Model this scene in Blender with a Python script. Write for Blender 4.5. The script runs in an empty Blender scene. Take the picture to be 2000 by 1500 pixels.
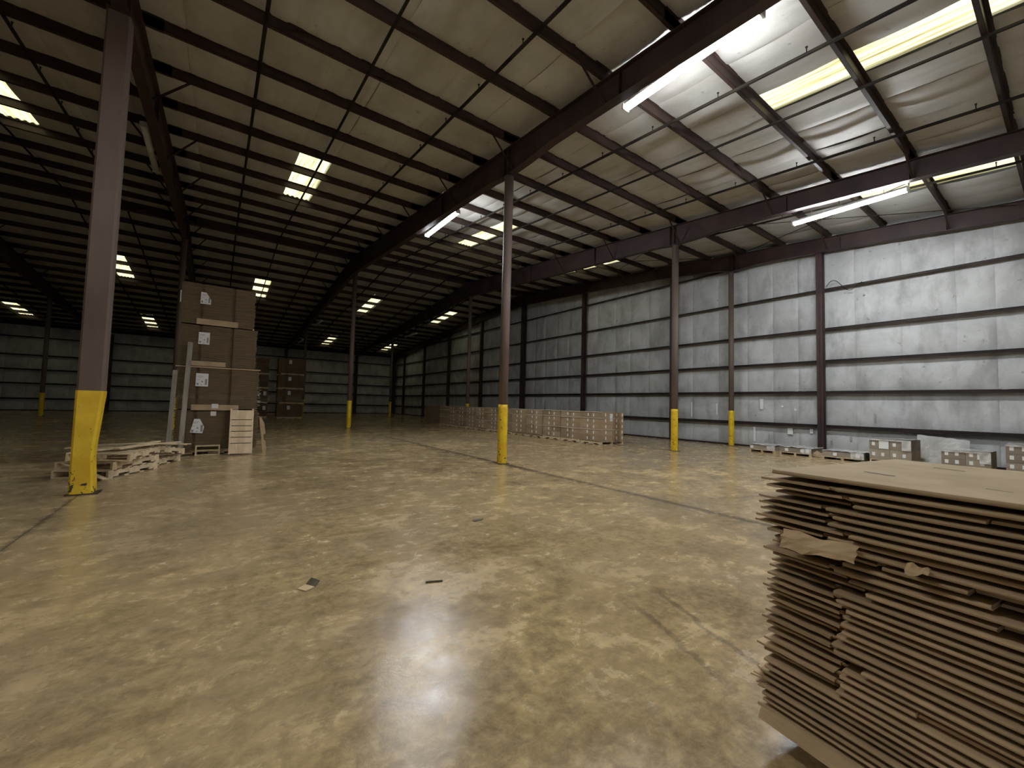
import bpy, math, random
from mathutils import Matrix, Vector
random.seed(11)
S = bpy.context.scene
COL = S.collection
PI = math.pi

# ------------------------------------------------------------------ camera, sky, exposure
H_CAM = 1.5
YAW, PITCH, ROLL = [math.radians(a) for a in (35.643, 2.904, 1.483)]
F_PX = 803.43
fw = Vector((math.sin(YAW)*math.cos(PITCH), math.cos(YAW)*math.cos(PITCH), math.sin(PITCH)))
r0 = Vector((math.cos(YAW), -math.sin(YAW), 0)); u0 = r0.cross(fw)
r1 = r0*math.cos(ROLL) + u0*math.sin(ROLL); u1 = -r0*math.sin(ROLL) + u0*math.cos(ROLL)
cam_d = bpy.data.cameras.new('camera'); cam = bpy.data.objects.new('camera', cam_d); COL.objects.link(cam)
cam_d.sensor_width = 36; cam_d.lens = F_PX*36/2000; cam_d.clip_start = .05; cam_d.clip_end = 300
m = Matrix((r1, u1, -fw)).transposed().to_4x4(); m.translation = (0, 0, H_CAM); cam.matrix_world = m
S.camera = cam

SKY_STRENGTH = 4.6
LAMP = 180.0
wd = bpy.data.worlds.new('sky'); S.world = wd; wd.use_nodes = True
bg = wd.node_tree.nodes['Background']; bg.inputs[0].default_value = (.93, .96, 1, 1); bg.inputs[1].default_value = SKY_STRENGTH
# daylight from an unseen door opening added for its light behind the camera: a portal only guides the sampling of the sky
DX0, DX1, DH = -4.2, -3.0, 2.15
pl_ = bpy.data.lights.new('door_portal', 'AREA'); pl_.shape = 'RECTANGLE'; pl_.size = DX1-DX0; pl_.size_y = DH; pl_.cycles.is_portal = True
po = bpy.data.objects.new('door_portal', pl_); COL.objects.link(po); po.location = ((DX0+DX1)/2, -3.5, DH/2); po.rotation_euler = (math.radians(90), 0, math.pi)
S.view_settings.view_transform = 'Standard'; S.view_settings.look = 'None'
S.view_settings.exposure = 0.34; S.view_settings.gamma = 1.0; S.view_settings.use_curve_mapping = False
S.cycles.use_denoising = True
S.cycles.max_bounces = 8; S.cycles.diffuse_bounces = 5
S.cycles.sample_clamp_indirect = 6.0

# ------------------------------------------------------------------ materials
class NT:
    def __init__(s, name):
        s.m = bpy.data.materials.new(name); s.m.use_nodes = True; s.t = s.m.node_tree
        s.b = s.t.nodes['Principled BSDF']; s.out = s.t.nodes['Material Output']
    def n(s, typ, **k):
        d = s.t.nodes.new(typ)
        for a, v in k.items():
            if a.startswith('i_'):
                key = a[2:]; key = int(key) if key.isdigit() else key.replace('_', ' ')
                if isinstance(v, bpy.types.NodeSocket): s.t.links.new(v, d.inputs[key])
                else: d.inputs[key].default_value = v
            else: setattr(d, a, v)
        return d
    def link(s, a, b): s.t.links.new(a, b)
    def coord(s, kind='Object', scale=(1, 1, 1)):
        c = s.n('ShaderNodeTexCoord'); mp = s.n('ShaderNodeMapping'); mp.inputs['Scale'].default_value = scale
        s.link(c.outputs[kind], mp.inputs[0]); return mp.outputs[0]
    def noise(s, vec, scale, detail=4, rough=.55, dist=0):
        return s.n('ShaderNodeTexNoise', i_Vector=vec, i_Scale=scale, i_Detail=detail, i_Roughness=rough, i_Distortion=dist).outputs[0]
    def ramp(s, fac, stops):
        r = s.n('ShaderNodeValToRGB'); e = r.color_ramp.elements
        while len(e) < len(stops): e.new(.5)
        for i, (p, c) in enumerate(stops):
            e[i].position = p; e[i].color = (c if isinstance(c, tuple) else (c, c, c)) + (1,)
        s.link(fac, r.inputs[0]); return r.outputs[0]
    def mix(s, f, a, b, mode='MIX'):
        d = s.n('ShaderNodeMix', data_type='RGBA', blend_type=mode)
        for i, v in ((0, f), (6, a), (7, b)):
            if isinstance(v, bpy.types.NodeSocket): s.link(v, d.inputs[i])
            elif i == 0: d.inputs[0].default_value = v
            else: d.inputs[i].default_value = tuple(v)[:3] + (1,)
        return d.outputs[2]
    def math(s, op, a, b=0.0):
        d = s.n('ShaderNodeMath', operation=op)
        for i, v in ((0, a), (1, b)):
            if isinstance(v, bpy.types.NodeSocket): s.link(v, d.inputs[i])
            else: d.inputs[i].default_value = v
        return d.outputs[0]
    def base(s, c):
        if isinstance(c, bpy.types.NodeSocket): s.link(c, s.b.inputs['Base Color'])
        else: s.b.inputs['Base Color'].default_value = tuple(c) + (1,)
    def rough(s, v):
        if isinstance(v, bpy.types.NodeSocket): s.link(v, s.b.inputs['Roughness'])
        else: s.b.inputs['Roughness'].default_value = v
    def bump(s, h, strength=.3, dist=.01):
        d = s.n('ShaderNodeBump', i_Height=h, i_Strength=strength, i_Distance=dist); s.link(d.outputs[0], s.b.inputs['Normal'])

def mottled(name, c1, c2, scale=3, rough=.6, stretch=(1, 1, 1), detail=4, spec=.5, bump=0, lo=.35, hi=.65, coord='Object'):
    t = NT(name); v = t.coord(coord, stretch); f = t.noise(v, scale, detail)
    t.base(t.ramp(f, [(lo, c1), (hi, c2)])); t.rough(rough); t.b.inputs['Specular IOR Level'].default_value = spec
    if bump: t.bump(f, bump)
    return t.m

M = {}
M['steel'] = mottled('red_oxide_steel', (.034, .022, .022), (.062, .038, .036), 1.3, .5, spec=.3)
M['purlin'] = mottled('purlin_primer', (.030, .020, .017), (.055, .035, .029), 1.1, .55, spec=.25)
M['girt'] = mottled('girt_primer', (.016, .012, .012), (.034, .023, .021), 1.1, .6, spec=.25)
M['shaft'] = mottled('column_brown_paint', (.115, .084, .072), (.165, .124, .106), 1.5, .6, (1, 1, .35), spec=.3)
M['pipe'] = mottled('black_pipe', (.014, .012, .010), (.03, .026, .02), 2, .85, spec=.1)
M['white_metal'] = mottled('white_enamel', (.55, .56, .56), (.66, .67, .67), 2, .35)
M['galv'] = mottled('dull_metal', (.25, .25, .24), (.4, .4, .39), 4, .4)

def concrete():
    t = NT('stained_concrete'); v = t.coord('Object')
    big = t.noise(v, .20, 4, .6, .8); mid = t.noise(v, 4.2, 10, .76, .4); fine = t.noise(v, 9, 6, .7, .3)
    ir = Matrix.Rotation(.5, 3, 'Z')
    low = t.noise(v, .95, 5, .62, .9)
    st = t.noise(t.coord('Object', (.55, 1.6, 1)), 2.4, 9, .74, .5)
    f = t.math('ADD', t.math('MULTIPLY', mid, .36), t.math('ADD', t.math('MULTIPLY', st, .30), t.math('MULTIPLY', low, .34)))
    c = t.ramp(f, [(.38, (.20, .155, .088)), (.46, (.36, .287, .165)), (.53, (.51, .41, .24)), (.65, (.72, .60, .365))])
    c = t.mix(t.ramp(big, [(.44, 0), (.62, .72)]), c, (.33, .28, .195))
    patch = t.noise(v, 1.15, 4, .55, .9)
    c = t.mix(t.ramp(patch, [(.53, 0), (.62, .30), (.72, .5)]), c, (.225, .175, .11))
    warm = t.noise(v, .5, 3, .5, .5)
    c = t.mix(t.ramp(warm, [(.52, 0), (.72, .45)]), c, (.47, .385, .215))
    c = t.mix(t.ramp(fine, [(.38, .45), (.56, 0)]), c, (.16, .128, .08))
    dust = t.noise(v, 16, 5, .7, .4); c = t.mix(t.ramp(dust, [(.50, 0), (.70, .30)]), c, (.62, .52, .33))
    spots = t.noise(v, 26, 2, .5)
    c = t.mix(t.ramp(spots, [(.78, 0), (.82, .5)]), c, (.11, .09, .06))
    sc = t.noise(t.coord('Object', (2.0, 26, 1)), 1.0, 3, .6, .15)
    c = t.mix(t.ramp(sc, [(.66, 0), (.71, .22)]), c, (.50, .45, .33))
    xyz = t.n('ShaderNodeSeparateXYZ', i_0=v).outputs
    edge = t.math('MULTIPLY', t.math('ADD', mid, -.5), .22)
    def line(c, p, q, w, k, col):
        # dirty band along the segment p-q
        L = math.hypot(q[0]-p[0], q[1]-p[1]); dx, dy = (q[0]-p[0])/L, (q[1]-p[1])/L
        a = t.math('ADD', t.math('MULTIPLY', xyz[0], dx), t.math('ADD', t.math('MULTIPLY', xyz[1], dy), -(p[0]*dx+p[1]*dy)))
        d = t.math('ADD', t.math('MULTIPLY', xyz[0], -dy), t.math('ADD', t.math('MULTIPLY', xyz[1], dx), p[0]*dy-p[1]*dx))
        d = t.math('ABSOLUTE', t.math('ADD', d, edge))
        m = t.n('ShaderNodeMapRange', i_0=d, i_1=w, i_2=w*.35, i_3=0.0, i_4=k, interpolation_type='SMOOTHSTEP').outputs[0]
        m = t.math('MULTIPLY', m, t.n('ShaderNodeMapRange', i_0=a, i_1=-.05, i_2=.25, i_3=0.0, i_4=1.0).outputs[0])
        m = t.math('MULTIPLY', m, t.n('ShaderNodeMapRange', i_0=a, i_1=L+.05, i_2=L-.35, i_3=0.0, i_4=1.0).outputs[0])
        return t.mix(m, c, col)
    for q in (((6.0, 2.0), (6.0, 24), .13, .6), ((3.06, 2.2), (2.55, .8), .035, .5), ((2.72, 2.15), (2.30, 1.05), .035, .45), ((-1.58, 0), (-1.58, 23), .05, .5)):
        c = line(c, q[0], q[1], q[2], q[3], (.10, .085, .062))
    c = t.mix(1.0, c, (1.0, .915, .83), 'MULTIPLY')
    t.base(c)
    t.rough(t.ramp(f, [(.40, .15), (.50, .22), (.60, .36)])); t.b.inputs['Specular IOR Level'].default_value = .5
    t.bump(t.math('ADD', t.math('MULTIPLY', fine, .8), mid), .10, .02)
    return t.m
M['concrete'] = concrete()
M['joint'] = mottled('joint_filler', (.05, .043, .033), (.09, .078, .06), 5, .8)

def insulation(name, base, dirty, amount, streak):
    t = NT(name); v = t.coord('Object')
    a = t.noise(v, .7, 6, .65, .5); b = t.noise(t.coord('Object', streak), 1.6, 5, .6, .3)
    c = t.mix(t.ramp(a, [(.40, 0), (.72, amount)]), base, dirty)
    c = t.mix(t.ramp(b, [(.48, 0), (.75, amount)]), c, dirty)
    sp = t.noise(v, 5.5, 3, .5); c = t.mix(t.ramp(sp, [(.68, 0), (.74, amount*.7)]), c, tuple(x*.5 for x in dirty))
    t.base(c); t.rough(.5); t.b.inputs['Specular IOR Level'].default_value = .35
    t.bump(t.noise(v, 3.0, 4, .6), .25, .03)
    return t.m
M['wall_vinyl'] = insulation('dirty_white_vinyl', (.54, .555, .57), (.22, .22, .215), .62, (1, 1.5, .55))
M['ceil_vinyl'] = insulation('dusty_roof_vinyl', (.52, .52, .50), (.32, .30, .26), .6, (1.5, .35, 1))
M['deck'] = mottled('roof_sheet', (.2, .2, .19), (.26, .26, .25), 2, .6)

def yellow():
    t = NT('chipped_yellow_paint'); v = t.coord('Object')
    a = t.noise(v, 3, 4, .6); c = t.ramp(a, [(.35, (.66, .41, .012)), (.65, (.82, .58, .028))])
    ch = t.noise(t.coord('Object', (1, 1, .8)), 13, 5, .65, .4)
    sep = t.n('ShaderNodeSeparateXYZ', i_0=t.coord('Object')).outputs[2]
    low = t.ramp(sep, [(.0, .09), (.75, -.02), (1.0, -.03)])
    f = t.ramp(t.math('ADD', ch, low), [(.655, 0), (.675, 1)])
    c = t.mix(f, c, (.035, .024, .015)); t.base(c); t.rough(.45); t.bump(a, .15, .01); return t.m
M['yellow'] = yellow()

def cardboard(name, c1, c2, edge=.55):
    t = NT(name); v = t.coord('Object'); a = t.noise(v, 2.5, 5, .6)
    oi = t.n('ShaderNodeObjectInfo').outputs['Random']
    c = t.ramp(a, [(.33, c1), (.67, c2)])
    k = t.n('ShaderNodeMapRange', i_0=oi, i_3=.78, i_4=1.18).outputs[0]
    hs = t.n('ShaderNodeHueSaturation', i_Value=k, i_Color=c).outputs[0]
    t.base(hs); t.rough(.8); t.b.inputs['Specular IOR Level'].default_value = .25
    t.bump(t.noise(t.coord('Object', (1, 1, 1)), 40, 3), .12, .004); return t.m
M['sheet'] = cardboard('brown_sheet_cardboard', (.40, .295, .18), (.56, .425, .275))
M['sheet_top'] = cardboard('light_sheet_cardboard', (.44, .335, .215), (.58, .45, .30))
M['carton'] = cardboard('brown_carton', (.29, .21, .135), (.38, .285, .185))
M['carton_grey'] = cardboard('film_dulled_carton', (.25, .21, .165), (.33, .285, .225))
M['bundle'] = mottled('bundle_cardboard', (.165, .12, .075), (.235, .172, .108), 2.5, .8, (1, 1, 22), spec=.2)
M['pad'] = mottled('tan_pad', (.42, .31, .20), (.52, .39, .26), 3, .8)
M['torn'] = mottled('torn_kraft', (.48, .34, .20), (.64, .48, .30), 6, .85, bump=.4)
M['wood'] = mottled('pale_pallet_wood', (.52, .41, .26), (.74, .60, .41), 3, .7, (3, 3, 3), bump=.2)
M['wood_light'] = mottled('fresh_pine', (.70, .53, .34), (.86, .71, .50), 2.2, .65, (1.2, 6, 6), bump=.1)
M['wood_grey'] = mottled('weathered_grey_timber', (.24, .22, .20), (.40, .37, .33), 2, .75, (6, 6, .7), bump=.2)
M['white'] = mottled('white_sticker', (.74, .75, .76), (.82, .83, .84), 3, .5)
M['film'] = mottled('silver_film', (.42, .42, .41), (.70, .70, .69), 9, .16, spec=.8, bump=.6)
M['film_grey'] = mottled('grey_poly_sheet', (.44, .44, .43), (.62, .62, .61), 2.2, .35, bump=.3)
M['dark_film'] = mottled('dark_green_film', (.035, .045, .037), (.07, .085, .07), 6, .2, bump=.5)
M['rope'] = mottled('film_glint_rope', (.62, .58, .50), (.82, .79, .72), 25, .2, spec=.8)  # pale colour stands in for glints along the rolled film edges
M['wire'] = mottled('black_wire', (.012, .012, .012), (.02, .02, .02), 3, .5)
M['scrap'] = mottled('dark_scrap', (.07, .06, .04), (.13, .11, .075), 6, .8)

def label_mat():
    t = NT('printed_label'); g = t.n('ShaderNodeSeparateXYZ', i_0=t.coord('Generated'))
    x, z = g.outputs[0], g.outputs[2]
    def rect(a, b, c, d):
        r = t.math('MULTIPLY', t.math('GREATER_THAN', x, a), t.math('LESS_THAN', x, b))
        return t.math('MULTIPLY', r, t.math('MULTIPLY', t.math('GREATER_THAN', z, c), t.math('LESS_THAN', z, d)))
    fac = None
    for q in ((.08, .24, .10, .26), (.46, .58, .32, .42), (.74, .9, .12, .58), (.12, .6, .78, .81), (.12, .5, .70, .72), (.4, .55, .12, .16), (.14, .32, .5, .53)):
        r = rect(*q); fac = r if fac is None else t.math('MAXIMUM', fac, r)
    bars = t.n('ShaderNodeTexWave', i_Scale=9.0, i_Vector=t.coord('Generated'), bands_direction='Z').outputs[1]
    c = t.mix(t.math('MULTIPLY', fac, .8), (.78, .79, .82), (.16, .16, .17))
    t.base(c); t.rough(.5); return t.m
M['label'] = label_mat()

def skylight_mat():
    t = NT('yellowed_fibreglass'); v = t.coord('Object', (26, .6, 1)); a = t.noise(v, 1, 3, .6)
    c = t.ramp(a, [(.32, (.17, .13, .04)), (.43, (.32, .285, .135)), (.54, (.44, .41, .235)), (.8, (.47, .45, .31))])
    tr = t.n('ShaderNodeBsdfTranslucent', i_Color=c); di = t.n('ShaderNodeBsdfDiffuse', i_Color=c)
    mx = t.n('ShaderNodeMixShader', i_0=.18, i_1=tr.outputs[0], i_2=di.outputs[0])
    t.link(mx.outputs[0], t.out.inputs[0]); return t.m
M['skylight'] = skylight_mat()
def emit(name, c, s):
    t = NT(name); t.base((.8, .8, .8)); t.b.inputs['Emission Color'].default_value = c + (1,); t.b.inputs['Emission Strength'].default_value = s; return t.m
M['lamp'] = emit('lit_tube', (.96, .99, 1.0), LAMP)
M['lamp_dim'] = emit('dimmed_tube', (1.0, .97, .90), LAMP*.50)  # lamp out of view, added to light the foreground stack, dimmed by choice

# ------------------------------------------------------------------ mesh builder
class MB:
    def __init__(s): s.v = []; s.f = []; s.smooth = False
    def add(s, vs, fs):
        o = len(s.v); s.v += [tuple(p) for p in vs]; s.f += [tuple(i+o for i in f) for f in fs]; return s
    def box(s, x0, x1, y0, y1, z0, z1):
        return s.add([(x0,y0,z0),(x1,y0,z0),(x1,y1,z0),(x0,y1,z0),(x0,y0,z1),(x1,y0,z1),(x1,y1,z1),(x0,y1,z1)],
                     [(0,3,2,1),(4,5,6,7),(0,1,5,4),(1,2,6,5),(2,3,7,6),(3,0,4,7)])
    def hexa(s, p):   # 8 points: 4 bottom ccw, 4 top ccw
        return s.add(p, [(0,3,2,1),(4,5,6,7),(0,1,5,4),(1,2,6,5),(2,3,7,6),(3,0,4,7)])
    def bar(s, p0, p1, w, h, up=(0, 0, 1)):
        p0, p1 = Vector(p0), Vector(p1); d = (p1-p0).normalized(); up = Vector(up)
        if abs(d.dot(up)) > .98: up = Vector((1, 0, 0))
        a = d.cross(up).normalized()*w/2; b = a.cross(d).normalized()*h/2
        return s.hexa([p0-a-b, p0+a-b, p1+a-b, p1-a-b, p0-a+b, p0+a+b, p1+a+b, p1-a+b])
    def tube(s, pts, r, n=8, cap=True):
        pts = [Vector(p) for p in pts]; rr = r if isinstance(r, (list, tuple)) else [r]*len(pts); rings = []
        for i, p in enumerate(pts):
            d = (pts[min(i+1, len(pts)-1)] - pts[max(i-1, 0)]).normalized()
            up = Vector((0, 0, 1)) if abs(d.z) < .9 else Vector((1, 0, 0))
            a = d.cross(up).normalized(); b = a.cross(d)
            rings.append([p + (a*math.cos(2*PI*k/n) + b*math.sin(2*PI*k/n))*rr[i] for k in range(n)])
        vs = [q for rg in rings for q in rg]; fs = []
        for i in range(len(pts)-1):
            for k in range(n):
                fs.append((i*n+k, i*n+(k+1) % n, (i+1)*n+(k+1) % n, (i+1)*n+k))
        if cap: fs.append(tuple(range(n-1, -1, -1))); fs.append(tuple((len(pts)-1)*n+k for k in range(n)))
        return s.add(vs, fs)
    def prism(s, poly, axis, a0, a1):  # poly 2D, extruded along axis ('x','y','z')
        def P(q, t):
            return {'x': (t, q[0], q[1]), 'y': (q[0], t, q[1]), 'z': (q[0], q[1], t)}[axis]
        n = len(poly)
        return s.add([P(q, a0) for q in poly] + [P(q, a1) for q in poly],
                     [tuple(range(n))[::-1], tuple(range(n, 2*n))] + [(i, (i+1) % n, n+(i+1) % n, n+i) for i in range(n)])
    def grid(s, pts):   # rows of points
        r, c = len(pts), len(pts[0]); vs = [p for row in pts for p in row]
        return s.add(vs, [(i*c+j, i*c+j+1, (i+1)*c+j+1, (i+1)*c+j) for i in range(r-1) for j in range(c-1)])
    def mesh(s, name, mat):
        me = bpy.data.meshes.new(name); me.from_pydata(s.v, [], s.f); me.materials.append(M[mat])
        if s.smooth:
            for p in me.polygons: p.use_smooth = True
        me.update(); return me

def fixn(me):
    import bmesh
    b = bmesh.new(); b.from_mesh(me); bmesh.ops.recalc_face_normals(b, faces=b.faces); b.to_mesh(me); b.free()
def obj(name, mb, mat, parent=None, loc=None, rz=0, fix=True):
    me = mb.mesh(name, mat) if isinstance(mb, MB) else mb
    if isinstance(mb, MB) and fix: fixn(me)
    o = bpy.data.objects.new(name, me); COL.objects.link(o)
    if parent: o.parent = parent
    if loc is not None: o.location = loc
    if rz: o.rotation_euler[2] = rz
    return o
def tag(o, label=None, cat=None, group=None, kind=None):
    if label: o['label'] = label
    if cat: o['category'] = cat
    if group: o['group'] = group
    if kind: o['kind'] = kind
    return o
def thing(name, label, cat, loc=(0, 0, 0), rz=0, group=None):
    o = bpy.data.objects.new(name, None); COL.objects.link(o); o.empty_display_size = .1
    o.location = loc; o.rotation_euler = (0, 0, rz); return tag(o, label, cat, group)
def struct(name, mb=None, mat=None, label=None):
    if mb is None:
        o = bpy.data.objects.new(name, None); COL.objects.link(o)
    else: o = obj(name, mb, mat)
    return tag(o, label, None, None, 'structure')
def dup(root, loc, rz=0, label=None, group=None, rot=None):
    r = root.copy(); COL.objects.link(r); r.location = loc; r.rotation_euler = rot if rot else (0, 0, rz)
    if label: r['label'] = label
    if group: r['group'] = group
    elif 'group' in r.keys() and label: pass
    for ch in list(root.children):
        c = ch.copy(); COL.objects.link(c); c.parent = r
        for g in list(ch.children):
            d = g.copy(); COL.objects.link(d); d.parent = c
    return r

# ------------------------------------------------------------------ building dimensions
YR, SL = 24.05, .09
Y0, Y1 = -3.4, 51.35        # near and far eave walls (insulation face)
XL, XR = -24.2, 18.45       # left and right walls
FR = [-16.5, -9.02, -1.53, 5.98, 13.46]   # main frames
XE = 18.02                  # end frame
ROWS = [8.75, 23.75, 38.8]  # column rows
def zr(y): return 9.647 - SL*abs(y-YR)    # underside of the purlins
PY = [8.45 + 1.54*k for k in range(-7, 11)]
PY = PY + [2*YR - y for y in PY][::-1]

# ------------------------------------------------------------------ floor: slabs cut by joints
fl = struct('floor', MB().box(XL-.3, XR+.3, Y0-.3, Y1+.3, -.3, -.012), 'joint', 'stained grey and tan concrete warehouse floor')
jx = [XL] + [-16.5, -9.02, -1.58, 6.0, 13.46] + [XR]; jy = [Y0, 8.85, 23.75, 38.8, Y1]
g = .007
for i in range(len(jx)-1):
    for j in range(len(jy)-1):
        gy = .0 if True else g
        obj('floor_slab', MB().box(jx[i]+g, jx[i+1]-g, jy[j]+.003, jy[j+1]-.003, -.012, 0), 'concrete', fl)

# ------------------------------------------------------------------ skylight openings (x0,x1,y0,y1)
NEAR = 8.45
SKY = []
near_cols = [(-5.35, -4.55), (1.62, 2.46), (8.80, 9.57), (15.20, 15.95)]
far_cols = [(-12.95, -12.1), (-5.35, -4.55), (1.66, 2.56), (9.05, 9.92), (15.55, 16.42)]
for c in near_cols: SKY.append(c + (-.79, 3.83))
for c in far_cols:
    for yy in ((13.07, 17.69), (30.41, 35.03), (44.27, 48.89)): SKY.append(c + yy)

# ------------------------------------------------------------------ ceiling
ce = struct('ceiling', None, None, 'pitched metal roof with sagging white vinyl faced insulation')
def strips(cols, ya, yb):
    edges = [XL-.3]
    for a, b in cols: edges += [a, b]
    edges += [XR+.2]
    out = []
    for i in range(len(edges)-1):
        a, b = edges[i], edges[i+1]
        if i % 2 == 1: out.append((a, b)); continue
        n = max(1, round((b-a)/1.24)); out += [(a+(b-a)*k/n, a+(b-a)*(k+1)/n) for k in range(n)]
    return out
def ceil_strip(a, b, ya, yb):
    ys = [ya] + [y for y in PY if ya < y < yb] + [yb]
    mb = MB(); mb.smooth = True
    us = [0, .07, .3, .55, .8, .93, 1]; ph = random.random()*6; wr = random.uniform(.4, 1.3)
    for y0, y1 in zip(ys, ys[1:]):
        if any(s[0] < (a+b)/2 < s[1] and s[2] < (y0+y1)/2 < s[3] for s in SKY): continue
        sag = random.uniform(.035, .085); rows = []
        tilt = random.uniform(-.03, .03)
        for t in (0, .1, .3, .5, .7, .9, 1):
            y = y0+(y1-y0)*t; row = []
            for u in us:
                e = 1 if .05 < u < .95 else .8
                zz = zr(y)+.212 - sag*e*(4*t*(1-t))**.7
                if 0 < t < 1 and 0 < u < 1: zz += .011*wr*math.sin(u*9+ph+y*1.3) + tilt*(u-.5)*4*t*(1-t) + random.uniform(-.006, .006)
                if u in (0, 1) and 0 < t < 1: zz += .010
                row.append((a+(b-a)*u, y, zz))
            rows.append(row)
        mb.grid(rows)
    if mb.v: obj('insulation_strip', mb, 'ceil_vinyl', ce, fix=False)
for a, b in strips(near_cols, Y0-.2, NEAR): ceil_strip(a, b, Y0-.2, NEAR)
for a, b in strips(far_cols, NEAR, Y1+.2): ceil_strip(a, b, NEAR, Y1+.2)
# roof sheet above, open over the skylights
def roof_sheet():
    mb = MB(); xs = sorted(set([XL-.6, XR+.5] + [s[0] for s in SKY] + [s[1] for s in SKY]))
    ys = sorted(set([Y0-.6, YR, NEAR, Y1+.6] + [s[2] for s in SKY] + [s[3] for s in SKY]))
    for x0, x1 in zip(xs, xs[1:]):
        for y0, y1 in zip(ys, ys[1:]):
            cx, cy = (x0+x1)/2, (y0+y1)/2
            if any(s[0] < cx < s[1] and s[2] < cy < s[3] for s in SKY): continue
            mb.add([(x0, y0, zr(y0)+.30), (x1, y0, zr(y0)+.30), (x1, y1, zr(y1)+.30), (x0, y1, zr(y1)+.30)], [(0, 1, 2, 3)])
    obj('roof_sheet', mb, 'deck', ce)
roof_sheet()
# purlins, bay by bay with lapped ends
FX = [XL] + FR + [XR-.05]
def purlin_mesh(L, thick=1):
    mb = MB(); mb.box(-L/2, L/2, -.004, .004, 0, .2); mb.box(-L/2, L/2, -.004, .064, 0, .006); mb.box(-L/2, L/2, -.064, .004, .194, .2)
    mb.box(-L/2, L/2, .058, .064, 0, .022); me = mb.mesh('purlin', 'purlin'); fixn(me); return me
for bi, (xa, xb) in enumerate(zip(FX, FX[1:])):
    me = purlin_mesh(xb-xa+.75 if bi < 5 else xb-xa+.35)
    for k, y in enumerate(PY):
        if y < Y0: continue
        o = obj('purlin', me, None, ce, (min((xa+xb)/2, (xa+XR-.02)/2 if bi == 5 else 99), y, zr(y)+(.008 if bi % 2 else 0)))
        if bi == 5: o.location.x = (xa+xb)/2-.16
    rb = MB().box(xa+.1, xb-.1, YR-.10, YR+.10, zr(YR)-.16, zr(YR)+.02)
    obj('ridge_strut', rb, 'steel', ce)
# mid-bay purlin bridging
for xm in (-12.8, -5.3, 2.2, 9.62):
    b = MB()
    for sgn in (-1, 1):
        y_a, y_b = (Y0, YR) if sgn < 0 else (YR, Y1)
        b.bar((xm, y_a, zr(y_a)-.022), (xm, y_b, zr(y_b)-.022), .045, .04)
    obj('bridging_rod', b, 'pipe', ce)
# rod bracing in the end bay
for (p, q) in (((13.6, 1.0), (17.9, 8.7)), ((13.6, 8.7), (17.9, 1.0)), ((13.6, 8.7), (17.9, 16.2)), ((13.6, 16.2), (17.9, 8.7))):
    obj('brace_rod', MB().tube([(p[0], p[1], zr(p[1])-.12), (q[0], q[1], zr(q[1])-.12)], .011, 6), 'pipe', ce)

# ------------------------------------------------------------------ skylights
where = {0: 'far left bay', 1: 'left bay', 2: 'centre bay', 3: 'right bay', 4: 'bay beside the right wall'}
def corr(x0, x1, y0, y1):
    mb = MB(); mb.smooth = False; n = 24; rows = []
    ys = [y0-.05, (y0+y1)/2, y1+.05]
    for y in ys:
        row = []
        for i in range(n+1):
            k = i % 4; row.append((x0-.04+(x1-x0+.08)*i/n, y, zr(y)+.262 + (.03 if k in (1, 2) else 0)))
        rows.append(row)
    mb.grid(rows); return mb
LBL = {}
for s in SKY:
    ci = round((s[0]+12.9)/7.4)
    row = 'nearest roof strip overhead' if s[2] < 5 else 'on the near slope' if s[2] < 20 else 'just past the ridge' if s[2] < 40 else 'low by the far wall'
    names = {0: 'outer left bay', 1: 'bay left of the near brown column', 2: 'bay between the two near columns', 3: 'bay behind the middle column', 4: 'bay along the white right wall'}
    cx = (s[0]+s[1])/2
    ci = 0 if cx < -10 else 1 if cx < -3 else 2 if cx < 5 else 3 if cx < 12 else 4
    tr = thing('skylight', f'glowing yellow corrugated skylight, {names[ci]}, {row}', 'skylight', (0, 0, 0), 0)
    obj('skylight_sheet', corr(*s), 'skylight', tr, fix=False)

# ------------------------------------------------------------------ walls
GZ = [1.00, 2.26, 3.42, 4.62, 6.12, 7.75]
def wall_strip(side, a, b, ztop_a, ztop_b):
    """side 'x': right wall, a..b along y; side 'y': far wall, a..b along x"""
    levels = [0] + [z for z in GZ if z < min(ztop_a, ztop_b)-.15] + [None]
    mb = MB(); mb.smooth = True; us = [0, .05, .25, .5, .75, .95, 1]
    for z0, z1 in zip(levels, levels[1:]):
        rows = []; amp = random.uniform(.03, .075); ph = random.random()*6
        for t in (0, .06, .2, .4, .6, .8, .94, 1):
            row = []
            for u in us:
                p = a+(b-a)*u; top = ztop_a+(ztop_b-ztop_a)*u
                zz = z0 + ((z1 if z1 is not None else top)-z0)*t
                bul = amp*math.sin(PI*t**.7)*(1 if .04 < u < .96 else .35) + (.006*math.sin(u*8+ph+t*4) if 0 < u < 1 and 0 < t < 1 else 0)
                if side == 'x': row.append((XR-bul, p, zz))
                elif side == 'X': row.append((XL+bul, p, zz))
                else: row.append((p, Y1-bul, zz))
            rows.append(row)
        mb.grid(rows)
    return mb
wr_ = struct('wall_right', MB().prism([(Y0-.4, -.2), (Y1+.4, -.2), (Y1+.4, zr(Y1)+.25), (YR, zr(YR)+.25), (Y0-.4, zr(Y0)+.25)], 'x', XR+.05, XR+.2), 'deck', 'white vinyl insulated end wall with dark girts')
ys = [Y0] + [YR]; y = Y0; cuts = [Y0]
seams = [-2.2, -1.0, .2, 1.45, 2.25, 3.5, 4.73, 5.9, 6.5, 7.4, 8.4, 9.65, 10.9, 12.15, 13.37, 14.57, 15.6, 17.0, 18.2, 19.42, 20.6, 21.8, 22.9]
cuts = [Y0] + seams + [YR] + [YR+1.2*k for k in range(1, 23)] + [Y1]
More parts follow.
